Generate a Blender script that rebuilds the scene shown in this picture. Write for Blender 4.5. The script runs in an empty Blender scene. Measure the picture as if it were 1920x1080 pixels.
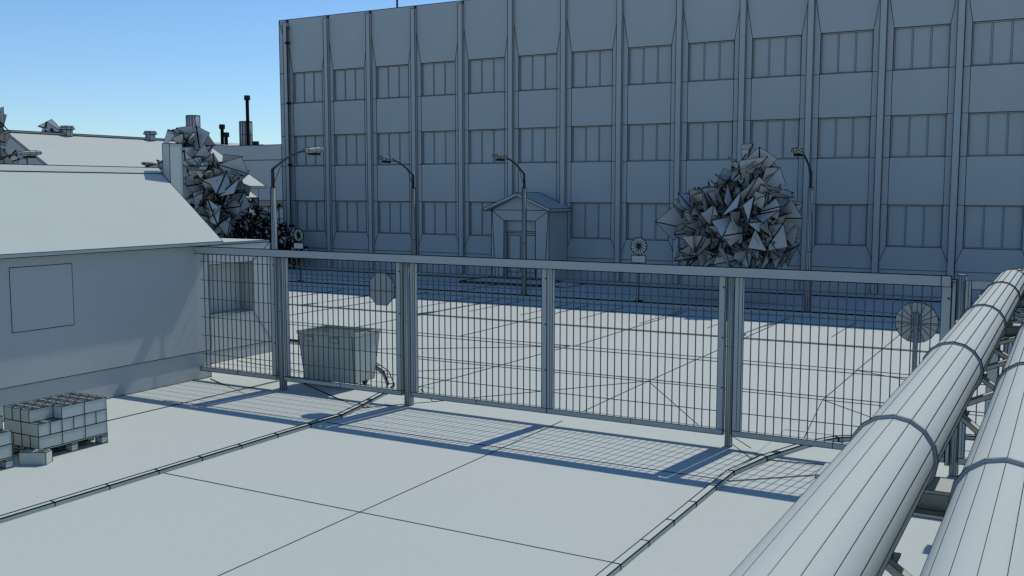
import bpy, math, random
from mathutils import Vector, Matrix
R = math.radians
S = bpy.context.scene
C = S.collection
VIEW = Vector((0, 0, 4))

# ------------------------------------------------------------------ materials
def clay(name, base, var=0.05, scale=40.0, rough=0.85, bump=0.0):
    m = bpy.data.materials.new(name); m.use_nodes = True
    nt = m.node_tree; b = nt.nodes['Principled BSDF']
    b.inputs['Roughness'].default_value = rough
    b.inputs['Specular IOR Level'].default_value = 0.2
    tc = nt.nodes.new('ShaderNodeTexCoord')
    n1 = nt.nodes.new('ShaderNodeTexNoise'); n1.inputs['Scale'].default_value = scale; n1.inputs['Detail'].default_value = 6
    n2 = nt.nodes.new('ShaderNodeTexNoise'); n2.inputs['Scale'].default_value = scale * 0.03; n2.inputs['Detail'].default_value = 3
    nt.links.new(tc.outputs['Object'], n1.inputs['Vector']); nt.links.new(tc.outputs['Object'], n2.inputs['Vector'])
    ad = nt.nodes.new('ShaderNodeMix'); ad.data_type = 'FLOAT'; ad.inputs[0].default_value = 0.4
    nt.links.new(n1.outputs['Fac'], ad.inputs[2]); nt.links.new(n2.outputs['Fac'], ad.inputs[3])
    cr = nt.nodes.new('ShaderNodeValToRGB')
    cr.color_ramp.elements[0].position = 0.3; cr.color_ramp.elements[1].position = 0.7
    cr.color_ramp.elements[0].color = tuple(c * (1 - var) for c in base) + (1,)
    cr.color_ramp.elements[1].color = tuple(c * (1 + var) for c in base) + (1,)
    nt.links.new(ad.outputs[0], cr.inputs['Fac']); nt.links.new(cr.outputs['Color'], b.inputs['Base Color'])
    if bump:
        bp = nt.nodes.new('ShaderNodeBump'); bp.inputs['Strength'].default_value = bump; bp.inputs['Distance'].default_value = 0.01
        nt.links.new(n1.outputs['Fac'], bp.inputs['Height']); nt.links.new(bp.outputs['Normal'], b.inputs['Normal'])
    return m

def flat(name, base, rough=0.9):
    m = bpy.data.materials.new(name); m.use_nodes = True
    b = m.node_tree.nodes['Principled BSDF']; b.inputs['Base Color'].default_value = tuple(base) + (1,)
    b.inputs['Roughness'].default_value = rough; b.inputs['Specular IOR Level'].default_value = 0.0
    return m

G0 = (0.462, 0.497, 0.458)
CLAY = clay('clay_grey', G0)
GROUND = clay('clay_ground', G0, 0.035, 9.0)
WALL = clay('clay_wall', (.42,.443,.435), 0.06, 25.0)
PIPE = clay('clay_pipe', G0, 0.03, 30.0)
METAL = clay('clay_metal', (0.40, 0.43, 0.42), 0.05, 50.0)
BAR = clay('dark_bar', (0.08, 0.085, 0.09), 0.05, 50.0)
DARK = clay('dark_metal', (0.03, 0.032, 0.036), 0.1, 30.0)
LEAF = clay('clay_leaf', (0.47, 0.475, 0.46), 0.05, 14.0)
BARK = clay('clay_bark', (0.26, 0.25, 0.24), 0.1, 20.0)
INK = flat('drawn_line', (0.006, 0.009, 0.014))

# ------------------------------------------------------------------ mesh builder
class M:
    """collects faces plus the edges that carry a drawn black line"""
    def __init__(s, mat=None, smooth=False): s.v = []; s.f = []; s.ink = []; s.sm = []; s.mat = mat or CLAY; s.smooth = smooth
    def add(s, vs, fs, ink=True, smooth=False, w=1.0):
        b = len(s.v); s.v += [Vector(p) for p in vs]
        for f in fs:
            s.f.append([b + i for i in f]); s.sm.append(smooth)
            if ink:
                for i in range(len(f)): s.ink.append((b + f[i], b + f[(i + 1) % len(f)], w))
        return b
    def line(s, pts, w=1.0):
        b = len(s.v); s.v += [Vector(p) for p in pts]
        for i in range(len(pts) - 1): s.ink.append((b + i, b + i + 1, w))
    def box(s, x0, x1, y0, y1, z0, z1, ink=True, w=1.0, skip=()):
        vs = [(x0,y0,z0),(x1,y0,z0),(x1,y1,z0),(x0,y1,z0),(x0,y0,z1),(x1,y0,z1),(x1,y1,z1),(x0,y1,z1)]
        fs = {'b':(0,3,2,1),'t':(4,5,6,7),'f':(0,1,5,4),'r':(1,2,6,5),'k':(2,3,7,6),'l':(3,0,4,7)}
        s.add(vs, [f for k, f in fs.items() if k not in skip], ink, w=w)
    def bar(s, a, b, wd, ht, up=(0,0,1), ink=True, w=1.0):
        a = Vector(a); b = Vector(b); d = (b - a).normalized(); u = Vector(up)
        x = d.cross(u).normalized(); u = x.cross(d).normalized()
        c = [x*sx*wd/2 + u*sy*ht/2 for sx, sy in ((-1,-1),(1,-1),(1,1),(-1,1))]
        s.add([a+q for q in c] + [b+q for q in c], [(0,1,5,4),(1,2,6,5),(2,3,7,6),(3,0,4,7),(3,2,1,0),(4,5,6,7)], ink, w=w)
    def tube(s, pts, rad, n=8, ink=True, smooth=True, caps=True, w=1.0, lines=True):
        pts = [Vector(p) for p in pts]
        if not hasattr(rad, '__len__'): rad = [rad] * len(pts)
        ref = None; rings = []
        for i, p in enumerate(pts):
            d = (pts[min(i+1, len(pts)-1)] - pts[max(i-1, 0)]).normalized()
            if ref is None: ref = Vector((0,0,1)) if abs(d.z) < .9 else Vector((1,0,0))
            x = (ref - d * ref.dot(d)).normalized(); y = d.cross(x); ref = x
            rings.append([p + (x*math.cos(2*math.pi*k/n) + y*math.sin(2*math.pi*k/n)) * rad[i] for k in range(n)])
        b = len(s.v)
        for r in rings: s.v += r
        for i in range(len(pts) - 1):
            for k in range(n):
                a0 = b+i*n+k; a1 = b+i*n+(k+1) % n
                s.f.append([a0, a1, a1+n, a0+n]); s.sm.append(smooth)
                if ink:
                    if lines: s.ink.append((a0, a0+n, w))
                    s.ink.append((a0, a1, w))
                    if i == len(pts) - 2: s.ink.append((a0+n, a1+n, w))
        if caps:
            s.f.append([b+k for k in range(n)][::-1]); s.sm.append(False)
            e = b + (len(pts)-1)*n; s.f.append([e+k for k in range(n)]); s.sm.append(False)
    def disc(s, c, r, n, yth, w=1.0, fan=True):
        x, y, z = c
        vs = [(x, y, z)] + [(x + r*math.cos(2*math.pi*k/n), y, z + r*math.sin(2*math.pi*k/n)) for k in range(n)]
        s.add(vs, [(0, 1+k, 1+(k+1) % n) for k in range(n)], fan, w=w)
        vs2 = [(p[0], y+yth, p[2]) for p in vs]
        s.add(vs2, [(0, 1+(k+1) % n, 1+k) for k in range(n)], fan, w=w)
        s.add(vs[1:] + vs2[1:], [(k, k+n, (k+1) % n + n, (k+1) % n) for k in range(n)], True, w=w)

ROOT = {}
def link(o): C.objects.link(o); return o
def thing(name, label, cat, loc=(0,0,0), group=None, rz=0):
    o = bpy.data.objects.new(name, None); link(o); o.empty_display_size = 0.2
    o.location = loc; o.rotation_euler = (0, 0, rz); o['label'] = label; o['category'] = cat
    if group: o['group'] = group
    ROOT[o.name] = Vector(loc)
    return o
def build(name, m, parent=None, local=False, ink=1.0, loc=None):
    """link the collected shape as ONE mesh object; drawn lines are slender black rods along its edges"""
    off = Vector((0,0,0)); org = Vector((0,0,0))
    if parent is not None: org = ROOT[parent.name]
    elif loc is not None: org = Vector(loc)
    if not local: off = org
    vs = [p - off for p in m.v]; fs = list(m.f); mi = [0]*len(fs); sm = list(m.sm)
    if ink:
        seen = set()
        for i, j, w in m.ink:
            a, b = vs[i], vs[j]
            key = tuple(sorted((tuple(round(c*2000) for c in a), tuple(round(c*2000) for c in b))))
            if key in seen or key[0] == key[1]: continue
            seen.add(key)
            d = (b - a)
            if d.length < 1e-5: continue
            d.normalize()
            u = Vector((0,0,1)) if abs(d.z) < .9 else Vector((1,0,0))
            x = d.cross(u).normalized(); y = d.cross(x)
            bb = len(vs)
            for p in (a, b):
                # line weight follows the distance across the site
                r = 0.00031 * ink * w * max(2.0, ((p + (org if True else off)) - VIEW).length)
                for k in range(3):
                    t = 2*math.pi*k/3 + .5
                    vs.append(p + (x*math.cos(t) + y*math.sin(t)) * r * 1.15)
            for k in range(3):
                k2 = (k+1) % 3
                fs.append([bb+k, bb+k2, bb+3+k2, bb+3+k]); mi.append(1); sm.append(False)
    me = bpy.data.meshes.new(name); me.from_pydata([tuple(p) for p in vs], [], fs)
    me.materials.append(m.mat); me.materials.append(INK)
    me.polygons.foreach_set('material_index', mi); me.polygons.foreach_set('use_smooth', sm)
    me.update()
    o = bpy.data.objects.new(name, me); link(o)
    if parent is not None: o.parent = parent; ROOT[o.name] = org
    else:
        o.location = org; ROOT[o.name] = org
    return o
def tag(o, label, cat, group=None):
    o['label'] = label; o['category'] = cat
    if group: o['group'] = group
    return o
def struct(o): o['kind'] = 'structure'; return o
def dup(o, loc, label, group=None, rz=None):
    kids = [c for c in o.children]
    r = o.copy(); link(r); r.location = loc; r['label'] = label
    if rz is not None: r.rotation_euler = (0, 0, rz)
    if group: r['group'] = group
    for ch in kids:
        c = ch.copy(); link(c); c.parent = r
        for g in list(ch.children):
            d = g.copy(); link(d); d.parent = c
    return r

# ------------------------------------------------------------------ camera, light
cam = bpy.data.cameras.new('camera'); co = link(bpy.data.objects.new('camera', cam))
cam.lens = 35; cam.sensor_width = 36; cam.clip_end = 3000; cam.clip_start = 0.05
co.location = (0, 0, 4); co.rotation_euler = (R(90) - math.atan2(185, 1867), 0, R(29.42))
S.camera = co
SX, SY, SZ = 0.107, 0.757, 1.0
el = math.atan2(SZ, math.hypot(SX, SY)); az = math.atan2(SX, SY)
sun = bpy.data.lights.new('sun', 'SUN'); so = link(bpy.data.objects.new('sun', sun))
sun.energy = 3.1; sun.angle = R(0.5); sun.color = (1.0, 0.965, 0.875)
so.rotation_euler = Vector((SX, SY, SZ)).to_track_quat('Z', 'Y').to_euler(); so.location = (5, 20, 40)
w = bpy.data.worlds.new('World'); S.world = w; w.use_nodes = True
nt = w.node_tree; bg = nt.nodes['Background']
sk = nt.nodes.new('ShaderNodeTexSky'); sk.sky_type = 'NISHITA'; sk.sun_disc = False
sk.sun_elevation = el; sk.sun_rotation = az; sk.air_density = 1.0; sk.dust_density = 0.0; sk.ozone_density = 2.0
bg.inputs['Strength'].default_value = 0.098
tint = nt.nodes.new('ShaderNodeMix'); tint.data_type = 'RGBA'; tint.blend_type = 'MULTIPLY'; tint.inputs[0].default_value = 1.0
tint.inputs[7].default_value = (.79, 1.02, 1.28, 1)      # a clear, slightly cooler blue sky
nt.links.new(sk.outputs['Color'], tint.inputs[6]); nt.links.new(tint.outputs[2], bg.inputs['Color'])
S.view_settings.view_transform = 'Standard'; S.view_settings.look = 'None'
S.view_settings.exposure = 0.0; S.view_settings.gamma = 1.0

# ------------------------------------------------------------------ ground
g = M(GROUND)
g.add([(-700,-300,-.008),(500,-300,-.008),(500,900,-.008),(-700,900,-.008)], [(0,1,2,3)], False)
struct(build('ground', g))
rd = M(GROUND)                     # access lane between the kerbs and the road beyond, with its slab joints
rd.add([(-11.1,-6,0),(-4.05,-6,0),(-4.05,16.5,0),(-11.1,16.5,0)], [(0,1,2,3)], False)
rd.add([(-60,16.5,0),(30,16.5,0),(30,32.05,0),(-60,32.05,0)], [(0,1,2,3)], False)
zz = .002
def gl(*p, w=1.0): rd.line([(x, y, zz) for x, y in p], w*1.45)
gl((-7.57,2),(-7.57,9.57)); gl((-7.57,9.57),(-7.57,13.1)); gl((-7.57,13.1),(-7.57,15.2))
gl((-11.05,9.57),(-7.57,9.57)); gl((-7.57,9.57),(-4.05,9.57))
gl((-14.3,13.02),(-11.05,13.1)); gl((-11.05,13.1),(-7.57,13.12)); gl((-7.57,13.12),(-3.95,13.14)); gl((-3.95,13.14),(-3.01,14.0))
for x in (-35.8,-32.3,-28.75,-25.25,-21.65,-18.05,-14.48,-11.0,-7.6,-4.05,-.5):
    gl((x,22.75),(x,26.3)); gl((x,26.3),(x,31.1))
for x in (-23.1,-15.25,-13.2,-11.18,-9.1,-17.2,-19.3,-5.6): gl((x,27.6),(x,31.2), w=.8)
for y in (22.75,26.3,29.92):
    for i in range(10): gl((-36+4*i,y),(-32+4*i,y))
gl((-13.6,19.2),(-7.6,19.25)); gl((-7.6,19.25),(-4.02,19.19)); gl((-4.02,19.19),(4,19.2))
gl((-7.61,22.75),(-7.61,19.31)); gl((-7.61,19.31),(-7.57,15.9)); gl((-7.61,19.31),(-5.1,15.6)); gl((-7.61,19.31),(-10.4,15.4))
gl((-3.64,16.07),(-4.02,19.19),(-4.04,22.73)); gl((-4.02,19.19),(-2.98,18.14)); gl((-4.04,22.73),(-2.92,22.08))
gl((-4.2,15.0),(-5.0,16.0)); gl((-11.32,17.76),(-11.1,22.72)); gl((-11.47,16.23),(-11.3,17.9)); gl((-12.56,17.78),(-11.4,18.95))
gl((-15.11,19.89),(-13.18,21.17)); gl((-13.18,21.17),(-11.1,22.72)); gl((-11.25,14.32),(-10.33,15.47)); gl((-10.4,15.4),(-11.3,16.3))
gl((-13.92,15.68),(-11.43,14.37)); gl((-14.05,14.2),(-15.8,15.0)); gl((-4.6,15.2),(-3.95,14.3))
gl((-21.6,30.63),(-22.4,35.8),w=.9); gl((-3.9,14.45),(-2.4,14.7)); gl((-16.93,16.9),(-13.9,16.5)); gl((-17.1,18.4),(-14,18.1))
struct(build('road', rd))
yd = M(GROUND)
yd.add([(-15.95,-6,.004),(-11.24,-6,.004),(-11.24,14.6,.004),(-15.95,14.6,.004)], [(0,1,2,3)], False)
yd.line([(-14.48,2,.008),(-14.42,11.4,.008),(-14.37,15.6,.008)], 1.5); yd.line([(-14.9,12.95,.008),(-14.3,13.02,.008)])
struct(build('yard_paving', yd))
def kerb(name, pts, wd, ht, seg):
    m = M(GROUND); pts = [Vector(p + (0,)) for p in pts]; out = []
    for a, b in zip(pts, pts[1:]):
        n = max(1, round((b-a).length/seg))
        for i in range(n): out.append(a.lerp(b, i/n))
    out.append(pts[-1])
    for a, b in zip(out, out[1:]):
        m.bar(a + Vector((0,0,ht/2-.02)), b + Vector((0,0,ht/2-.02)), wd, ht+.04, w=2.2)
    return struct(build(name, m))
kerb('kerb', [(-11.15,2.1),(-11.12,9.5),(-11.1,13.5),(-11.3,14.35),(-11.62,15.5),(-11.95,16.2),(-12.9,17.3),(-14.06,18.25),(-15.5,19.1),(-16.93,19.65),(-19.5,19.85),(-30,19.85)], .10, .055, .82)
kerb('kerb', [(-4.05,2.2),(-4.05,13.45),(-3.85,14.45),(-3.48,15.6),(-3.15,16.15),(-2.5,16.7),(-1.4,17.3),(2,17.5),(14,17.5)], .10, .055, .82)
sw = M(GROUND)                      # far pavement along the office block, with its kerb
sw.box(-60,30,32.05,32.2,-.02,.1, w=.9); sw.box(-60,30,32.203,37.15,-.02,.098, ink=False)
sw.line([(-33,33.2,.1),(-22,33.9,.1)]); sw.line([(-22,33.9,.1),(-12.6,34.3,.1),(-7.7,33.6,.1),(-2,32.6,.1)])
sw.line([(-20.5,32.2,.1),(-20.5,37.1,.1)]); sw.line([(-50,35.2,.1),(-22.3,35.1,.1)])
struct(build('pavement', sw))
ap = M(GROUND); ap.box(-60,30,37.22,39.3,-.02,.11, w=1.4)
struct(build('apron', ap))
dk = M(DARK); dk.box(-60,30,37.152,37.218,-.01,.06, ink=False)
struct(build('gutter', dk))

# ------------------------------------------------------------------ office building
BL = thing('office_building', 'long grey office block with vertical ribs and three rows of windows', 'building', (-20, 39.15, 0))
X0 = -32.43; P = 2.6125
ks = list(range(-1, 14))
ZS = [1.88, 3.43, 5.17, 6.70, 8.33, 9.86]
TOP = 12.52; WY = 39.15
wall = M(WALL)
def wq(pts): wall.add([(x, WY, z) for x, z in pts], [tuple(range(len(pts)))], w=.85)
rows = [(ZS[0], ZS[1]), (ZS[2], ZS[3]), (ZS[4], ZS[5])]
bays = []
for k in ks:
    xr = X0 + P*k; c0 = xr - .12; c1 = c0 + P; xl_ = xr + .235; xr_ = xr + P - .24 - .235
    bays.append((xl_, xr_))
    wq([(c0,1.03),(c1,1.03),(xr_,ZS[0]),(xl_,ZS[0])])
    wq([(c0,0),(c1,0),(c1,1.03),(c0,1.03)])
    wq([(c0,1.03),(xl_,ZS[0]),(xl_,ZS[1]),(c0,ZS[1])]); wq([(c1,1.03),(c1,ZS[1]),(xr_,ZS[1]),(xr_,ZS[0])])
    for a, b in zip(ZS[1:5], ZS[2:6]):
        t0 = 12.0 if b == ZS[5] else b
        wq([(c0,a),(xl_,a),(xl_,b),(c0,t0)]); wq([(c1,a),(c1,t0),(xr_,b),(xr_,a)])
    wq([(xl_,ZS[1]),(xr_,ZS[1]),(xr_,ZS[2]),(xl_,ZS[2])]); wq([(xl_,ZS[3]),(xr_,ZS[3]),(xr_,ZS[4]),(xl_,ZS[4])])
    wq([(xl_,ZS[5]),(xr_,ZS[5]),(c1,12.0),(c1,TOP),(c0,TOP),(c0,12.0)])
    for a, b in rows:               # window reveals
        d = WY + .16
        wall.add([(xl_,WY,a),(xr_,WY,a),(xr_,WY,b),(xl_,WY,b),(xl_,d,a),(xr_,d,a),(xr_,d,b),(xl_,d,b)], [(0,1,5,4),(1,2,6,5),(2,3,7,6),(3,0,4,7)])
XL = -35.66; XR = X0 + P*14 - .12; c0 = X0 - P - .12
for a, b in zip([0,1.03]+ZS, [1.03]+ZS+[TOP]): wall.add([(XL,WY,a),(c0,WY,a),(c0,WY,b),(XL,WY,b)], [(0,1,2,3)])
wall.line([(XL,WY-.002,TOP),(c0,WY-.002,11.1)])
for a, b in zip([0]+ZS, ZS+[TOP]): wall.add([(XL,WY,a),(XL,54,a),(XL,54,b),(XL,WY,b)], [(0,1,2,3)])
wall.add([(XR,WY,0),(XR,54,0),(XR,54,TOP),(XR,WY,TOP)], [(3,2,1,0)])
wall.add([(XL,54,0),(XR,54,0),(XR,54,TOP),(XL,54,TOP)], [(3,2,1,0)])
wall.add([(XL,WY+.3,TOP-.15),(XR,WY+.3,TOP-.15),(XR,54,TOP-.15),(XL,54,TOP-.15)], [(0,1,2,3)], False)
wall.add([(XL,WY,TOP),(XR,WY,TOP),(XR,WY+.3,TOP),(XL,WY+.3,TOP)], [(0,1,2,3)])
wall.add([(XL,WY+.3,TOP),(XR,WY+.3,TOP),(XR,WY+.3,TOP-.15),(XL,WY+.3,TOP-.15)], [(0,1,2,3)])
build('wall', wall, BL)
for k in list(ks) + [14]:
    xr = X0 + P*k; m = M(WALL); m.box(xr-.24, xr, 39.0, WY-.002, .112, 12.38, w=.85)
    m.line([(xr-.02,WY-.01,12.4),(xr-.02,WY-.01,12.52)], 2.5)
    build('pilaster', m, BL)
for xa, xb in bays:
    for a, b in rows:
        m = M(WALL); y0 = WY+.1; y1 = WY+.155
        f = .045
        m.box(xa+.003,xa+f,y0,y1,a+.003,b-.003,w=.45); m.box(xb-f,xb-.003,y0,y1,a+.003,b-.003,w=.45)
        m.box(xa+f,xb-f,y0,y1,a+.003,a+f,w=.45); m.box(xa+f,xb-f,y0,y1,b-f,b-.003,w=.45)
        wd = (xb-xa)
        for t in (.335, .665): m.box(xa+wd*t-.022, xa+wd*t+.022, y0+.012, y1, a+f, b-f, w=.5)
        fr = build('window', m, BL)
        p = M(WALL); p.box(xa+f, xb-f, y0+.035, y0+.05, a+f, b-f, ink=False)
        build('pane', p, fr)
m = M(DARK); m.tube([(-34.87,39.02,12.05),(-34.98,39.0,12.12),(-35.0,38.98,11.95),(-35.0,38.98,.9),(-34.96,38.9,.55),(-34.9,38.7,.35)], .04, 8, ink=False)
for z in (11.3, 8.3, 5.2, 2.1): m.box(-35.06,-34.94,38.92,39.1,z,z+.08)
build('downpipe', m, BL)
m = M(DARK); m.tube([(-30.35,42,TOP-.15),(-30.35,42,14.6)], .035, 6)
build('mast', m, BL)
# entrance porch: a part of the block, its roof, door and step one level below
po = M(WALL); yf = 37.4; xa, xb = -22.12, -19.3; oa, ob = -21.49, -19.95; zt = 3.11
po.add([(xa,yf,.1),(oa-.02,yf,.1),(oa,yf,2.66),(xa,yf,zt)], [(0,1,2,3)], True)
po.add([(ob+.02,yf,.1),(xb,yf,.1),(xb,yf,zt),(ob,yf,2.66)], [(0,1,2,3)], True)
po.add([(oa,yf,2.66),(ob,yf,2.66),(xb,yf,zt),(xa,yf,zt)], [(0,1,2,3)])
po.add([(xa,yf,zt),(xb,yf,zt),((xa+xb)/2,yf,3.74)], [(0,1,2)])
po.line([(xa+.04,yf-.004,3.08),(xa+.2,yf-.004,.1)]); po.line([(xb-.04,yf-.004,3.08),(xb-.2,yf-.004,.1)])
po.add([(xb,yf,.1),(xb,39.14,.1),(xb,39.14,zt),(xb,yf,zt)], [(0,1,2,3)])
po.add([(xa,yf,.1),(xa,39.14,.1),(xa,39.14,zt),(xa,yf,zt)], [(3,2,1,0)])
for p in ([(oa,yf,.1),(oa,yf+.3,.1),(oa,yf+.3,2.66),(oa,yf,2.66)], [(ob,yf,.1),(ob,yf,2.66),(ob,yf+.3,2.66),(ob,yf+.3,.1)], [(oa,yf,2.66),(oa,yf+.3,2.66),(ob,yf+.3,2.66),(ob,yf,2.66)]): po.add(p, [(0,1,2,3)])
pch = build('porch', po, BL)
d = M(WALL); d.box(oa,ob,yf+.24,yf+.298,2.2,2.655); d.box(oa,ob,yf+.2,yf+.298,2.13,2.198)
for a, b in ((oa+.03,-20.73),(-20.71,ob-.01)):
    d.box(a,b,yf+.25,yf+.295,.18,2.125); d.box(a+.09,b-.09,yf+.235,yf+.249,.42,2.02)
dr = build('door', d, pch)
r = M(WALL); xm = (xa+xb)/2
for sx in (-1, 1):
    e = xm + sx*1.62
    v = [(xm,37.08,3.72),(e,37.08,3.06),(e,37.08,3.18),(xm,37.08,3.86)]
    v2 = [(x,39.13,z) for x, y, z in v]
    r.add(v+v2, [(0,1,2,3),(7,6,5,4),(3,2,6,7),(2,1,5,6),(1,0,4,5)] if sx > 0 else [(3,2,1,0),(4,5,6,7),(7,6,2,3),(6,5,1,2),(5,4,0,1)])
build('porch_roof', r, pch)
s_ = M(GROUND); s_.box(-22.3,-18.5,35.1,37.1,.1,.17,w=2.4); s_.box(-22.15,-19.2,37.1,37.4,.1,.2)
s_.add([(-18.5,35.5,.17),(-17.5,35.3,.1),(-17.5,37.1,.1),(-18.5,37.0,.17)], [(0,1,2,3)], True, w=1.5)
build('step', s_, pch)

# ------------------------------------------------------------------ shed on the left
SH = thing('gabled_shed', 'low grey shed with pale pitched roof and square wall hatch', 'shed', (-17.65, 10, 0))
m = M(WALL); ya, yb = -3.0, 15.2; xw = -15.95; xw2 = -19.35
m.add([(xw,ya,.58),(xw,yb,.58),(xw,yb,2.95),(xw,ya,2.95),(xw-.05,ya,.58),(xw-.05,yb,.58)], [(0,1,2,3),(4,5,1,0)])
m.add([(xw2,ya,0),(xw2,yb,0),(xw2,yb,2.95),(xw2,ya,2.95)], [(3,2,1,0)])
for y in (ya, yb): m.add([(xw-.03,y,0),(xw-.03,y,.58),(xw,y,.58),(xw,y,2.95),(-17.65,y,4.33),(xw2,y,2.95),(xw2,y,0)], [(0,1,2,3,4,5,6)])
build('wall', m, SH)
m = M(WALL); m.box(xw-.08,xw-.027,ya+.005,yb-.005,0,.578); build('plinth', m, SH)
m = M(WALL); m.box(xw-.01,xw+.006,10.64,11.87,1.52,2.65); build('hatch', m, SH)
m = M(CLAY)
for sx in (1,):
    pass
def roofslab(m, xr, zr, xe, ze, y0, y1, t, ink=True):
    v = [(xr,y0,zr),(xe,y0,ze),(xe,y1,ze),(xr,y1,zr)]
    v2 = [(x,y,z-t) for x, y, z in v]
    f = [(0,1,2,3),(7,6,5,4),(0,4,5,1),(1,5,6,2),(2,6,7,3)]
    if xe < xr: f = [tuple(reversed(q)) for q in f]
    m.add(v+v2, f, ink)
roofslab(m, -17.65, 4.42, -15.765, 2.90, ya-.2, 15.43, .07)
roofslab(m, -17.65, 4.42, -19.58, 2.90, ya-.2, 15.43, .07)
rf = build('roof', m, SH)
m = M(CLAY); q = [(-17.54,4.345),(-17.65,4.475),(-17.76,4.345)]; y0, y1 = ya-.2, 15.435
m.add([(x,y0,z) for x,z in q]+[(x,y1,z) for x,z in q], [(0,3,4,1),(1,4,5,2),(0,1,2),(5,4,3)]); build('ridge_cap', m, rf)
m = M(CLAY); m.box(-17.52,-17.3,15.44,15.8,0,5.0); build('chimney', m, SH)

KI = thing('flat_roofed_kiosk', 'small flat roofed grey kiosk with a deep window recess, behind the left fence panel', 'kiosk', (-18.6, 16.9, 0))
m = M(WALL); x = -17.16; y0, y1 = 15.9, 18.35; oy0, oy1 = 16.35, 17.71; z0, z1 = 1.1, 2.28
def kq(p): m.add([(x,a,b) for a, b in p], [(0,1,2,3)])
kq([(y0,.27),(y1,.27),(oy1,z0),(oy0,z0)]); kq([(y1,.27),(y1,2.72),(oy1,z1),(oy1,z0)])
kq([(y1,2.72),(y0,2.72),(oy0,z1),(oy1,z1)]); kq([(y0,2.72),(y0,.27),(oy0,z0),(oy0,z1)]); kq([(y0,0),(y1,0),(y1,.27),(y0,.27)])
xi = x-.38
for p in ([(oy0,z0),(oy1,z0)],[(oy1,z0),(oy1,z1)],[(oy1,z1),(oy0,z1)],[(oy0,z1),(oy0,z0)]):
    (a, b), (c, d) = p; m.add([(x,a,b),(x,c,d),(xi,c,d),(xi,a,b)], [(0,1,2,3)])
m.add([(x,y1,0),(-20,y1,0),(-20,y1,2.72),(x,y1,2.72)], [(0,1,2,3)]); m.add([(x,y0,0),(-20,y0,0),(-20,y0,2.72),(x,y0,2.72)], [(3,2,1,0)])
m.add([(-20,y0,0),(-20,y1,0),(-20,y1,2.72),(-20,y0,2.72)], [(3,2,1,0)])
build('wall', m, KI)
m = M(WALL); m.add([(xi+.01,oy0,z0),(xi+.01,oy1,z0),(xi+.01,oy1,z1),(xi+.01,oy0,z1)], [(0,1,2,3)]); build('window', m, KI)
m = M(CLAY); m.box(-20.03,x-.02,y0-.02,y1+.0,2.722,2.77); build('roof', m, KI)

# ------------------------------------------------------------------ fence
FY = 14.86
FG = 'mesh fence panels across the yard'
def panel(xa, xb, label, lf=True, z0=.19, z1=2.69, fw=.10, bot=.085, y=FY, sp=.1275, rows=(.55,.94,1.33,1.72,2.11,2.5), n=None, barmat=None, toprail=.03):
    t = thing('mesh_fence', label, 'fence', ((xa+xb)/2, y, 0), FG)
    m = M(METAL); d = .09
    if lf: m.box(xa,xa+fw,y,y+d,z0+bot,z1)
    m.box(xb-fw,xb,y,y+d,z0+bot,z1)
    xm = (xa+xb)/2
    m.box(xa,xm,y,y+d,z0,z0+bot-.002); m.box(xm,xb,y,y+d,z0,z0+bot-.002)
    if toprail: m.box(xa+fw,xb-fw,y,y+d,z1-toprail,z1)
    if lf: m.line([(xa+fw*.55,y-.002,z0+bot),(xa+fw*.55,y-.002,z1)],.7)
    build('frame', m, t)
    if not lf: xa -= fw
    b = M(barmat or BAR); n = round((xb-xa-2*fw)/sp); st = (xb-xa-2*fw)/n; h = .0073; yc = y+.05
    for i in range(1, n):
        x = xa+fw+st*i; b.box(x-h,x+h,yc-h,yc+h,z0+bot,z1-toprail, ink=False)
    for z in rows: b.box(xa+fw,xb-fw,yc+h+.001,yc+h+.011,z-.006,z+.006, ink=False)
    build('wire_mesh', b, t)
    for z in rows[1::2]:
        k = M(DARK); k.box(xb-fw*.35,xb-fw*.1,y-.006,y-.0005,z-.012,z+.012,ink=False); build('bolt', k, t)
    return t
panel(-15.93,-13.81,'grey wire mesh fence panel butting against the shed wall', lf=False)
panel(-13.62,-10.74,'grey wire mesh fence panel right in front of the waste bin')
panel(-10.52,-7.705,'wire mesh fence panel just right of the waste bin post')
panel(-7.70,-4.62,'wire mesh fence panel ending at the slim post below the big tree')
panel(-4.47,-1.43,'wire mesh fence panel in front of the round sign on its pole',fw=.125)
panel(-1.255,1.7,'wire mesh fence panel half hidden behind the pipes',fw=.075,toprail=.12,z1=2.76,rows=(.55,.94,1.33,1.72,2.11,2.45))
PG = 'round fence posts'
for i, (x, r, zt, l) in enumerate([(-13.715,.075,2.66,'round grey fence post nearest the shed'),(-10.63,.085,2.66,'round grey fence post just right of the waste bin'),
                       (-4.545,.06,2.66,'slim round fence post standing below the big tree'),(-1.31,.06,2.82,'round fence post beside the pipes, taller than the top rail')]):
    t = thing('fence_post', l, 'post', (x, 14.95, 0), PG)
    m = M(METAL); m.tube([(x,14.95,0),(x,14.95,1.58),(x,14.95,zt)], r, 12, w=.55); build('tube', m, t)
    m = M(METAL); m.tube([(x,14.95,zt),(x,14.95,zt+.012)], r*1.05, 12, w=.6); build('cap', m, t)
t = thing('fence_rail', 'long flat grey top rail running over all the fence panels', 'fence rail', (-8.6, 14.8, 2.6))
m = M(METAL)
m.box(-16.05,-1.56,14.79,14.855,2.67,2.815); build('beam', m, t)
m = M(METAL); m.box(-1.556,-1.43,14.79,14.855,2.665,2.815); build('end_cap', m, t)
t = thing('gate_stile', 'narrow upright strip between the last wide fence frame and the tall round post', 'post', (-1.395, 14.9, 0))
m = M(METAL); m.box(-1.422,-1.372,14.87,14.93,.15,2.73); build('bar', m, t)
m = M(METAL); m.box(-1.43,-1.365,14.866,14.934,2.732,2.76); build('cap', m, t)

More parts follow.
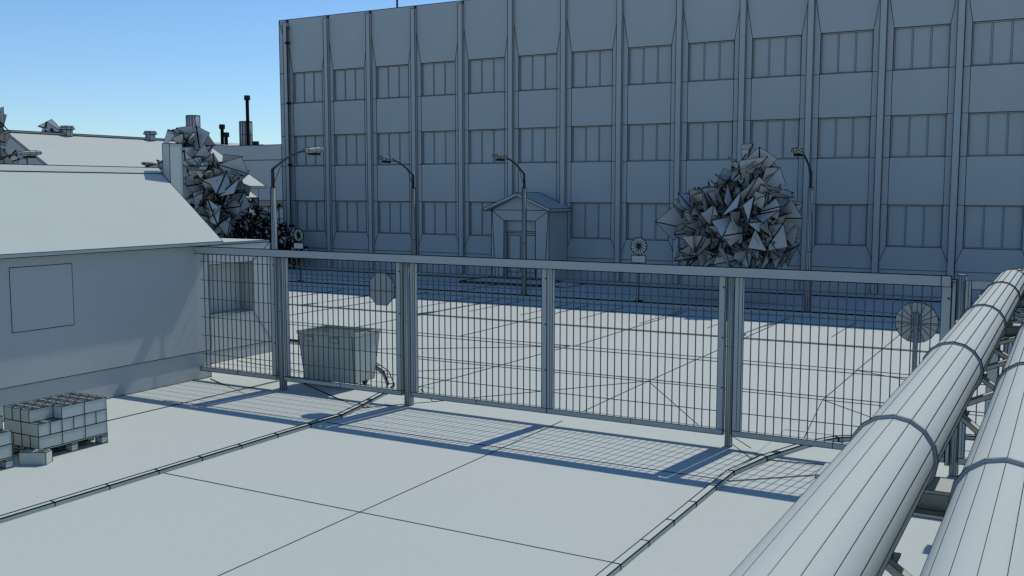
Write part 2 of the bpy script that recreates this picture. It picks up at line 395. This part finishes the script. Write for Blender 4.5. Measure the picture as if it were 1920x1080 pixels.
# ------------------------------------------------------------------ signs
t = thing('stop_sign', 'plain octagonal sign hung behind the fence panel with the waste bin', 'sign', (-11.26, 15.0, 1.84))
m = M(METAL); r = .3/math.cos(math.pi/8); vs = []
for k in range(8):
    a = math.pi/8 + k*math.pi/4; vs.append((-11.26+r*math.cos(a)*.97, 14.985, 2.135+r*math.sin(a)))
v2 = [(x, 15.0, z) for x, y, z in vs]
m.add(vs+v2, [tuple(range(7,-1,-1)), tuple(range(8,16))] + [(k,(k+1)%8,(k+1)%8+8,k+8) for k in range(8)], True, w=.8)
build('plate', m, t)
m = M(METAL); m.box(-11.31,-11.21,15.002,15.02,2.08,2.16); build('clip', m, t)
t = thing('round_sign', 'large round sign seen from behind on a grey pole, next to the pipes', 'sign', (-2.05, 16.5, 0))
m = M(METAL); m.disc((-2.06,16.45,1.94), .32, 16, .015); build('disc', m, t)
m = M(METAL); m.tube([(-2.06,16.40,0),(-2.06,16.40,2.1)], .036, 10, ink=True, w=.6); build('pole', m, t)
def far_sign(x, y, zc, r, label):
    t = thing('road_sign', label, 'sign', (x, y, 0), 'round signs on the far pavement')
    m = M(CLAY); m.disc((x, y-.06, zc), r, 16, .015, w=1.3); build('disc', m, t)
    m = M(DARK); m.disc((x, y-.075, zc), r*.22, 8, .01, fan=False); build('hub', m, t)
    m = M(CLAY); m.box(x-.27, x+.27, y-.075, y-.06, zc-.58, zc-.33, w=1.2); build('plate', m, t)
    m = M(DARK); m.tube([(x,y,.1),(x,y,zc+.1)], .022, 8, ink=False); build('pole', m, t)
    m = M(DARK); m.tube([(x,y,.1),(x,y,.125)], .16, 10, ink=False); build('base', m, t)
far_sign(-28.67, 32.45, 2.06, .27, 'small round sign with square plate by the left corner of the office block')
far_sign(-13.19, 32.45, 2.03, .30, 'round sign with square plate standing left of the big tree')

# ------------------------------------------------------------------ street lamps
def lamp(loc, label, sgn):
    t = thing('street_lamp', label, 'street lamp', loc, 'curved arm street lamps')
    m = M(METAL); m.tube([(0,0,0),(0,0,2.02),(0,0,4.06)], [.10,.085,.075], 10, w=.8); build('pole', m, t, local=True)
    a = M(DARK); pts = [(0,0,4.06),(0,0,4.55)]
    for k in range(1, 8):
        u = k/7; pts.append((0, sgn*1.35*u, 4.55 + .55*math.sin(u*math.pi/2*.95)))
    a.tube(pts, [.05,.045]+[.034]*7, 8, ink=False); arm = build('arm', a, t, local=True)
    wv = M(DARK); wv.tube([(0,0,4.1),(0,sgn*.45,4.85)], .012, 6, ink=False); build('stay', wv, t, local=True)
    h = M(METAL); y0 = sgn*1.3; hp = []
    prof = [(0,.05,.045),(.12,.085,.075),(.4,.13,.09),(.62,.13,.085),(.8,.10,.06),(.86,.05,.03)]
    n = 8; b = len(h.v)
    for (u, wx, hz) in prof:
        for k in range(n):
            q = 2*math.pi*(k+.5)/n
            h.v.append(Vector((wx*1.25*math.cos(q), y0+sgn*u, 5.11+.07*u+hz*1.0*math.sin(q))))
    for i in range(len(prof)-1):
        for k in range(n):
            i0 = b+i*n+k; i1 = b+i*n+(k+1)%n
            h.f.append([i0,i1,i1+n,i0+n]); h.sm.append(False)
            for e in ((i0,i1),(i0,i0+n),(i0+n,i1+n)): h.ink.append(e+(.9,))
    h.f.append([b+k for k in range(n)][::-1]); h.sm.append(False)
    h.f.append([b+(len(prof)-1)*n+k for k in range(n)]); h.sm.append(False)
    hd = build('lamp_head', h, t, local=True)
    gl_ = M(DARK); gl_.box(-.09,.09,min(y0+sgn*.3,y0+sgn*.62),max(y0+sgn*.3,y0+sgn*.62),5.0,5.045); build('lens', gl_, hd, local=True)
    return t
la = lamp((-22.66,32.3,0), 'street lamp on the far pavement, left of the entrance porch', -1)
dup(la, (-17.67,32.25,0), 'street lamp whose pole stands in front of the entrance porch')
dup(la, (-7.33,32.25,0), 'street lamp right of the big tree, arm seen almost end on')
dup(la, (-36.9,33.5,0), 'street lamp with its head showing left of the shed chimney')
lb = lamp((-19.4,20.91,0), 'near street lamp left of the office block, arm curving to the right', 1)
dup(lb, (-29.1,18.55,0), 'street lamp at the far left with its head above the shed roof')

# ------------------------------------------------------------------ waste bin
BN = thing('waste_bin', 'open grey waste container on castors behind the fence', 'waste container', (-13.0, 15.95, 0))
T = [(-13.72,15.42),(-12.36,15.52),(-12.40,16.42),(-13.76,16.32)]; B = [(-13.66,15.53),(-12.42,15.62),(-12.45,16.28),(-13.69,16.2)]
m = M(CLAY); zt, zb = 1.1, .12
m.add([(x,y,zb) for x,y in B]+[(x,y,zt) for x,y in T], [(0,1,5,4),(1,2,6,5),(2,3,7,6),(3,0,4,7),(3,2,1,0)])
def ins(P_, f):
    cx = sum(p[0] for p in P_)/4; cy = sum(p[1] for p in P_)/4
    return [(cx+(x-cx)*f, cy+(y-cy)*f) for x, y in P_]
Ti = ins(T,.95); Bi = ins(B,.95)
m.add([(x,y,zb+.03) for x,y in Bi]+[(x,y,zt) for x,y in Ti], [(4,5,1,0),(5,6,2,1),(6,7,3,2),(7,4,0,3),(0,1,2,3)])
m.line([(-12.44,15.61,zb),(-12.40,15.505,zt)])
build('body', m, BN)
m = M(CLAY); To = ins(T,1.03); Tn = ins(T,.93)
m.add([(x,y,zt+.03) for x,y in To]+[(x,y,zt+.03) for x,y in Tn]+[(x,y,zt-.03) for x,y in To]+[(x,y,zt-.0) for x,y in Tn],
      [(0,1,5,4),(1,2,6,5),(2,3,7,6),(3,0,4,7)]+[(8,9,1,0),(9,10,2,1),(10,11,3,2),(11,8,0,3)]+[(4,5,13,12),(5,6,14,13),(6,7,15,14),(7,4,12,15)], True, w=.6)
build('rim', m, BN)
for x in (-13.45,-12.82):
    m = M(CLAY); yy = 15.42+(x+13.72)*.0735+.0
    m.box(x-.1,x+.1,yy-.02,yy+.05,.93,1.03,w=.6); build('handle', m, BN)
for x, y in ((-13.45,15.72),(-12.62,15.78),(-12.6,16.16),(-13.5,16.1)):
    m = M(DARK); m.tube([(x-.025,y,.055),(x+.025,y,.055)], .055, 12, w=.6); m.box(x-.035,x+.035,y-.025,y+.025,.09,.135); build('wheel', m, BN)

# ------------------------------------------------------------------ pallets and hollow blocks
def block_mesh():
    m = M(CLAY); L, W, H = .396, .196, .188; x0,x1,y0,y1 = -W/2,W/2,-L/2,L/2
    t = .032; ys = [y0, y0+t, -t/2, t/2, y1-t, y1]; xs = [x0, x0+t, x1-t, x1]
    for z in (0, H):
        for i in range(3):
            for j in range(5):
                if i == 1 and j in (1, 3): continue
                q = [(xs[i],ys[j],z),(xs[i+1],ys[j],z),(xs[i+1],ys[j+1],z),(xs[i],ys[j+1],z)]
                m.add(q, [(0,1,2,3) if z else (3,2,1,0)], False)
    m.add([(x0,y0,0),(x1,y0,0),(x1,y1,0),(x0,y1,0),(x0,y0,H),(x1,y0,H),(x1,y1,H),(x0,y1,H)], [(0,1,5,4),(1,2,6,5),(2,3,7,6),(3,0,4,7)], True, w=1.1)
    for a, b in ((ys[1],ys[2]),(ys[3],ys[4])):
        m.add([(xs[1],a,0),(xs[2],a,0),(xs[2],b,0),(xs[1],b,0),(xs[1],a,H),(xs[2],a,H),(xs[2],b,H),(xs[1],b,H)], [(4,5,1,0),(5,6,2,1),(6,7,3,2),(7,4,0,3)], True, w=.65)
    return m
bk0 = None
def block(x, y, z, rz, label, group):
    global bk0
    if bk0 is None:
        bm = block_mesh(); o = build('concrete_block', bm, None, local=True, loc=(x,y,z)); bk0 = o
    else:
        o = bk0.copy(); link(o); o.location = (x,y,z)
    o.rotation_euler = (0,0,rz); o['label'] = label; o['category'] = 'concrete block'; o['group'] = group
    return o
def pallet(x1, y1, label):
    t = thing('wooden_pallet', label, 'pallet', (x1-.4, y1-.6, 0), 'pallets loaded with blocks')
    m = M(CLAY)
    for i in range(5): m.box(x1-.8+i*.1675, x1-.8+i*.1675+.13, y1-1.2, y1, .142, .165)
    build('deck', m, t)
    for yy in (y1-1.2, y1-.66, y1-.12):
        m = M(CLAY); m.box(x1-.8, x1, yy, yy+.12, .118, .14); build('stringer', m, t)
        for xx in (x1-.8, x1-.47, x1-.14):
            m = M(CLAY); m.box(xx, xx+.14, yy, yy+.12, .02, .116); build('foot', m, t)
    for xx in (x1-.8, x1-.47, x1-.14):
        m = M(CLAY); m.box(xx, xx+.14, y1-1.2, y1, .0, .018); build('skid', m, t)
pallet(-13.17, 10.32, 'pallet under the taller stack of hollow blocks with a missing top corner block')
pallet(-13.17, 8.70, 'pallet under the block stack cut off by the left picture edge')
def stack(x1, y1, which, pos, top_rows):
    zb = .166
    for lay in range(3):
        z = zb + .191*lay; name = ('bottom', 'middle', 'top')[lay]
        lab = 'hollow grey concrete block in the %s course of %s' % (name, pos)
        if lay != 1:
            for r in range(4):
                for c in range(3):
                    if lay == 2 and not top_rows(r, c): continue
                    if lay == 0 and r in (1, 2) and c == 1: continue
                    block(x1-.1-.2*r, y1-.2-.4*c, z, 0, lab, which)
        else:
            for r in range(2):
                for c in range(6): block(x1-.2-.4*r, y1-.1-.2*c, z, math.pi/2, lab, which)
stack(-13.17, 10.32, 'hollow blocks on the pallet with the notched top', 'the notched stack', lambda r, c: not (r == 0 and c == 2))
stack(-13.17, 8.70, 'hollow blocks on the pallet at the picture edge', 'the stack at the picture edge', lambda r, c: r != 0)
bl = block(-13.085, 9.0, .002, R(28.5)-math.pi/2, 'single hollow concrete block lying on the ground between the two pallets', 'loose block')
del bl['group']

# ------------------------------------------------------------------ pipes on their trestle
PZ = 2.85; PR = .1716; NS = 16
def pipeline(px, yend, ext, bands, label):
    t = thing('pipeline', label, 'pipe', (px, 6, PZ), 'lagged pipes on the trestle')
    m = M(PIPE); br = .26
    ys = [-2.5] + [b for b in bands] + [yend]
    pts = [(px, y, PZ) for y in ys]
    for k in range(1, 5):
        a = k/4*math.pi/2; pts.append((px+br-br*math.cos(a), yend+br*math.sin(a), PZ))
    pts.append((px+ext, yend+br, PZ))
    m.tube(pts, PR, NS, w=1.35); build('shell', m, t)
    for b in bands:
        f = M(METAL); f.tube([(px,b-.008,PZ),(px,b+.008,PZ)], PR+.014, NS, smooth=False, w=.9); build('flange', f, t)
    return t
pipeline(-.636, 13.62, 6, [2.09,4.47,6.84,9.24,11.63], 'fat pale pipe with its bend visible, left of the pair')
pipeline(-.172, 13.1, 6, [1.62,3.94,6.26,8.58,10.9], 'fat pale pipe cut by the right picture edge')
TR = thing('pipe_trestle', 'steel lattice trestle carrying the two pale pipes', 'trestle', (-.4, 6, 0))
zt = PZ-PR-.004
LBX = (-.66, -.16)
for x in LBX:
    m = M(METAL); m.box(x-.09, x+.09, -2.5, 13.9, zt-.06, zt); m.box(x-.02, x+.02, -2.5, 13.9, zt-.14, zt-.062); build('girder', m, TR)
for y, ends in ((1.0,(2.1,-.4)),(2.5,(3.6,1.4)),(4.05,(3.3,)),(7.0,(8.45,5.6)),(8.5,(9.95,7.05)),(10.0,(11.45,8.55)),(11.6,(12.9,10.2)),(13.1,(11.8,))):
    for e in ends:
        m = M(METAL); m.bar((LBX[0]+.02, y, zt-.10), (LBX[1], e, zt-.10), .03, .035); build('brace', m, TR)
    m = M(METAL); m.box(LBX[0]+.025, LBX[0]+.12, y-.07, y+.07, zt-.13, zt-.122); build('gusset', m, TR)
    m = M(METAL); m.tube([(LBX[0]+.09,y,zt-.122),(LBX[0]+.09,y,zt-.11)],.012,6); build('bolt', m, TR)
for y in (4.66, 10.8, 13.55):
    m = M(METAL); m.box(-1.0, .45, y, y+.23, zt-.018, zt-.002); m.box(-.995, .445, y+.07, y+.16, zt-.112, zt-.0185); m.box(-1.0, .45, y, y+.23, zt-.13, zt-.1125); build('crossbeam', m, TR)
for x in (-.64, .1):
    for y in (10.85, 13.6):
        m = M(METAL); m.box(x-.05, x+.05, y, y+.1, 0, zt-.132); build('column', m, TR)
    m = M(METAL); m.bar((x,10.97,.2),(x,13.58,2.4),.035,.035); m.bar((x,10.97,2.4),(x,13.58,.2),.035,.035); build('cross_brace', m, TR)
    m = M(CLAY); m.box(x-.2,x+.2,10.7,11.1,0,.06); build('footing', m, TR)
    m = M(CLAY); m.box(x-.2,x+.2,13.45,13.85,0,.06); build('footing', m, TR)

# ------------------------------------------------------------------ trees: big folded leaf facets like the drawing's
def kite(m, root, d, L, W, fold, rnd, w=1.0):
    """one folded leaf facet: root, two side corners and an outward tip, creased from root to tip"""
    d = d.normalized(); u = Vector((rnd.uniform(-1,1), rnd.uniform(-1,1), rnd.uniform(-1,1)))
    x = d.cross(u).normalized(); n = x.cross(d).normalized()
    c = root + d*L*rnd.uniform(.45,.72)
    a, b = c + x*W/2 + n*fold, c - x*W/2 + n*fold*rnd.uniform(.5,1.2); tip = root + d*L
    bb = len(m.v); m.v += [root, a, tip, b]
    if rnd.random() < .72: fs = [[bb,bb+1,bb+2],[bb,bb+2,bb+3]]
    else: fs = [[bb,bb+1,bb+3],[bb+1,bb+2,bb+3]]
    m.f += fs; m.sm += [False, False]
    e1, e2 = [set(tuple(sorted((f[i], f[(i+1)%3]))) for i in range(3)) for f in fs]
    for e in e1 | e2: m.ink.append((e[0], e[1], w*(2.1 if e in e1 & e2 else .75)))
def tree(name, label, cat, loc, lobes, n, size, seed, group=None, trunk=True, trunk_r=.13):
    rnd = random.Random(seed); loc = Vector(loc)
    t = thing(name, label, cat, loc, group)
    m = M(LEAF); tot = sum(l[3]**2 for l in lobes)
    for (lx, ly, lz, r, zs) in lobes:
        c = loc + Vector((lx, ly, lz))
        for i in range(round(n*r*r/tot)):
            d = Vector((rnd.gauss(0,1), rnd.gauss(0,1), rnd.gauss(0,1)+.1)).normalized()
            q = Vector((d.x*r, d.y*r, d.z*r*zs)); k = rnd.uniform(.25,1.0)
            s = size*(.25+.75*k**1.5)*rnd.uniform(.55,1.0)
            dd = (d + Vector((rnd.gauss(0,.38), rnd.gauss(0,.38), rnd.gauss(0,.38)))).normalized()
            kite(m, c + q*k - dd*s*.75, dd, s, s*rnd.uniform(.65,1.05), s*rnd.choice((-1,1))*rnd.uniform(.1,.3), rnd)
    if trunk:
        b = M(BARK); top = max(l[2] for l in lobes)
        b.tube([loc, loc+Vector((.03,0,top*.35)), loc+Vector((-.05,.02,top*.7)), loc+Vector((0,0,top))], [trunk_r, trunk_r*.8, trunk_r*.55, .03], 8)
        build('trunk', b, t)
        for i in range(7):
            l = rnd.choice(lobes); a = loc + Vector((0,0,top*rnd.uniform(.3,.8))); e = loc + Vector((l[0]+rnd.uniform(-.5,.5)*l[3], l[1]+rnd.uniform(-.5,.5)*l[3], l[2]+rnd.uniform(-.3,.4)*l[3]))
            br = M(BARK); br.tube([a, a.lerp(e,.5)+Vector((0,0,.12)), e], [trunk_r*.35, trunk_r*.25, .015], 6); build('limb', br, t)
    build('crown', m, t)
    return t
TGR = 'trees with large folded leaf facets'
tree('broadleaf_tree', 'big tree of folded grey leaf facets in front of the office block', 'tree', (-10.25,33.9,.1),
     [(-.8,0,3.0,1.45,.85),(.75,-.1,3.0,1.5,.9),(.45,0,4.35,1.0,.95),(-.95,0,1.75,1.1,.6),(1.0,0,1.75,1.1,.6),(-.1,-.3,2.2,1.5,.8)], 720, 1.5, 17, TGR)
tree('broadleaf_tree', 'tree of folded leaf facets behind the shed chimney', 'tree', (-35.3,33,0),
     [(-.7,0,4.4,1.6,.9),(-.25,0,5.9,.95,1.0),(.2,0,5.0,1.3,.8),(1.25,0,4.3,1.6,.8),(1.0,0,3.1,1.6,.8),(-1.2,0,4.4,1.3,.8),(0,0,2.2,1.5,.9)], 800, 1.8, 5, TGR)
tree('broadleaf_tree', 'tree cut by the left picture edge above the shed roof', 'tree', (-41.9,27.0,0),
     [(0,0,5.0,1.5,.9),(-.2,0,6.8,1.1,1.1),(.5,0,4.0,1.7,.9)], 260, 1.7, 8, TGR)
tree('broadleaf_tree', 'tree with only its pointed leaf tips showing above the long hall roof', 'tree', (-74.0,54,0),
     [(0,0,8.5,1.1,.9),(.3,0,5.0,2,.9)], 60, 3.2, 21, TGR)
def shrub(label, loc, lobes, n, size, seed):
    rnd = random.Random(seed); loc = Vector(loc); t = thing('leafy_shrub', label, 'shrub', loc)
    m = M(LEAF); tot = sum(l[3]**2 for l in lobes)
    for (lx, ly, lz, r, zs) in lobes:
        c = loc + Vector((lx, ly, lz))
        for i in range(round(n*r*r/tot)):
            d = Vector((rnd.gauss(0,1), rnd.gauss(0,1), rnd.gauss(0,1)+.2)).normalized()
            s = size*rnd.uniform(.35,1); kite(m, c + Vector((d.x*r,d.y*r,d.z*r*zs))*rnd.uniform(.3,.95), d+Vector((rnd.gauss(0,.7),rnd.gauss(0,.7),rnd.gauss(0,.7))), s, s*.7, s*.2, rnd, 1.8)
    b = M(BARK)
    for i in range(9):
        l = lobes[i % len(lobes)]; e = loc + Vector((l[0]+rnd.uniform(-.6,.6)*l[3], l[1]+rnd.uniform(-.5,.5)*l[3], l[2]+rnd.uniform(.2,.7)*l[3]))
        b.tube([loc+Vector((rnd.uniform(-.2,.2),rnd.uniform(-.2,.2),0)), e], [.05,.012], 6)
    build('stems', b, t); build('leaves', m, t)
shrub('dense dark spiky shrub at the left corner of the office block', (-37.0,38.6,0), [(0,0,1.7,1.55,.95),(-1.5,-.3,1.2,1.2,.9),(1.6,-.2,1.0,1.2,.8),(.4,-.3,1.0,1.5,.7),(3.0,-1.2,.75,.8,.8)], 620, .75, 3)

# ------------------------------------------------------------------ long hall and the things behind it
HL = thing('gabled_hall', 'long hall with a pale pitched roof and two ridge vents, behind the shed', 'building', (-52, 43, 0))
xe, ze, xr, zr, yn, yf_ = -47.0, 4.2, -52.6, 7.25, 35.3, 50.0
m = M(CLAY); roofslab(m, xr, zr, xe, ze, yn, yf_, .12); roofslab(m, xr, zr, 2*xr-xe, ze, yn, yf_, .12)
hr = build('roof', m, HL)
m = M(CLAY); m.box(xr-.15,xr+.15,yn,yf_-.005,zr-.05,zr+.06); build('ridge_cap', m, hr)
m = M(WALL)
for y in (yn+.3, yf_-.3): m.add([(xe-.4,y,0),(xe-.4,y,4.2),(xr,y,7.05),(2*xr-xe+.4,y,4.2),(2*xr-xe+.4,y,0)], [(0,1,2,3,4)])
for x in (xe-.4, 2*xr-xe+.4): m.add([(x,yn+.3,0),(x,yf_-.3,0),(x,yf_-.3,4.2),(x,yn+.3,4.2)], [(0,1,2,3)])
m.line([(xe-.39,yf_-1.2,4.1),(xe-.39,yf_-3.4,.5)]); m.line([(xe-.39,yf_-2.5,4.1),(xe-.39,yf_-4.4,.5)])
build('wall', m, HL)
for i in range(3):
    m = M(WALL); x = xr+.3+i*1.5; m.box(x,x+1.1,yn+.25,yn+.31,4.1-.15*i+.4*(i==0),5.2-.55*i+.5*(i==0)); build('window', m, HL)
m = M(CLAY); roofslab(m, -48.2, 4.75, -46.0, 3.47, 42, 48.2, .1); lr = build('lean_to_roof', m, HL)
m = M(WALL)
for y in (42.2, 48.0): m.add([(-46.2,y,0),(-46.2,y,3.45),(-47.4,y,4.1),(-47.4,y,0)], [(0,1,2,3)])
m.add([(-46.2,42.2,0),(-46.2,48,0),(-46.2,48,3.45),(-46.2,42.2,3.45)], [(0,1,2,3)]); build('lean_to_wall', m, HL)
for y in (39.25, 45.4):
    v = M(CLAY)
    v.tube([(xr,y,zr-.1),(xr,y,zr+.3)], .3, 8, w=.7); v.tube([(xr,y,zr+.3),(xr,y,zr+.4)], .42, 8, w=.7); v.tube([(xr,y,zr+.4),(xr,y,zr+.5)], .36, 8, w=.7)
    build('roof_vent', v, HL)
FH = thing('flat_works_building', 'plain flat roofed works building behind the hall, carrying dark flues', 'building', (-62, 66, 0))
pr = [(-80,8.9),(-72,8.5),(-65.7,7.96),(-62.3,7.62),(-45,7.64)]
m = M(WALL); m.box(-80,-45,62,76,0,6.4); build('wall', m, FH)
m = M(WALL); n = len(pr)
m.add([(-80.05,61.95,6.403),(-44.95,61.95,6.403)]+[(x,61.95,z) for x,z in pr[::-1]]+[(-80.05,76,6.403),(-44.95,76,6.403)]+[(x,76,z) for x,z in pr[::-1]],
      [tuple(range(n+2)), tuple(range(2*n+3,n+1,-1))], True)
for (x0,z0_),(x1,z1_) in zip(pr,pr[1:]): m.add([(x0,61.95,z0_),(x1,61.95,z1_),(x1,76,z1_),(x0,76,z0_)],[(0,1,2,3)],False)
build('parapet', m, FH)
def stack_pipe(name, label, cat, x, y, z0, z1, r, n, mat, cap=True, grp=None, ink=1.0):
    t = thing(name, label, cat, (x,y,z0), grp)
    m = M(mat); m.tube([(x,y,z0),(x,y,(z0+z1)/2),(x,y,z1)], r, n, w=ink); build('shaft', m, t)
    if cap:
        m = M(mat); m.tube([(x,y,z1-.05),(x,y,z1+.3)], r*1.9, 8); build('cap', m, t)
    return t

stack_pipe('ribbed_flue', 'wide ribbed grey flue rising behind the tree by the chimney', 'flue', -68.6, 64, 8.1, 10.5, .6, 14, METAL, False, 'flues on the works roof')
stack_pipe('ribbed_flue', 'wide ribbed grey flue standing right beside the tallest dark pipe', 'flue', -62.6, 64.3, 7.5, 9.8, .54, 14, METAL, False, 'flues on the works roof')
stack_pipe('flue_pipe', 'tallest thin dark flue pipe on the works roof', 'flue', -61.68, 63.6, 7.5, 11.6, .12, 10, DARK, True, 'dark flue pipes')
stack_pipe('flue_pipe', 'dark flue pipe left of a shorter dark pipe', 'flue', -65.1, 64, 7.5, 9.3, .12, 10, DARK, True, 'dark flue pipes')
stack_pipe('flue_pipe', 'short dark flue pipe of the pair on the works roof', 'flue', -64.65, 64, 7.5, 8.6, .13, 10, DARK, True, 'dark flue pipes')
stack_pipe('flue_pipe', 'tiny dark roof cap right of the tallest dark pipe', 'flue', -61.2, 64, 7.5, 7.75, .13, 10, DARK, True, 'dark flue pipes')
# far pipe rack and railing by the shrub
t = thing('pipe_rack', 'horizontal pipe on a lattice rack behind the dense shrub', 'pipe rack', (-41, 44, 0))
m = M(METAL); m.tube([(-43.2,44,3.2),(-39.5,44,3.2)], .16, 10); build('pipe', m, t)
m = M(METAL); m.tube([(-43.0,44.3,3.0),(-39.5,44.3,3.0)], .1, 8); build('pipe', m, t)
m = M(DARK)
for z in (.3, 1.3, 2.3): m.bar((-42.8,44,z),(-39.6,44,z),.05,.05,ink=False)
for i in range(5):
    x = -42.8+.8*i; m.bar((x,44,0),(x,44,3.05),.05,.05,up=(1,0,0),ink=False)
    if i < 4:
        for z in (.3, 1.3): m.bar((x,44,z),(x+.8,44,z+1),.035,.035,ink=False); m.bar((x,44,z+1),(x+.8,44,z),.035,.035,ink=False)
build('lattice', m, t)
t = thing('railing', 'low railing of upright bars between the shed roof and the dense shrub', 'railing', (-37.5, 33.6, 0))
m = M(METAL)
m.bar((-41,33.6,2.15),(-36.1,33.6,2.15),.06,.1); m.bar((-41,33.6,1.1),(-34.6,33.6,1.1),.05,.06)
build('rails', m, t)
m = M(BAR)
for i in range(44): x = -41+.14*i; m.box(x-.014,x+.014,33.585,33.615,0,2.1 if x < -36.1 else 1.1,ink=False)
build('uprights', m, t)
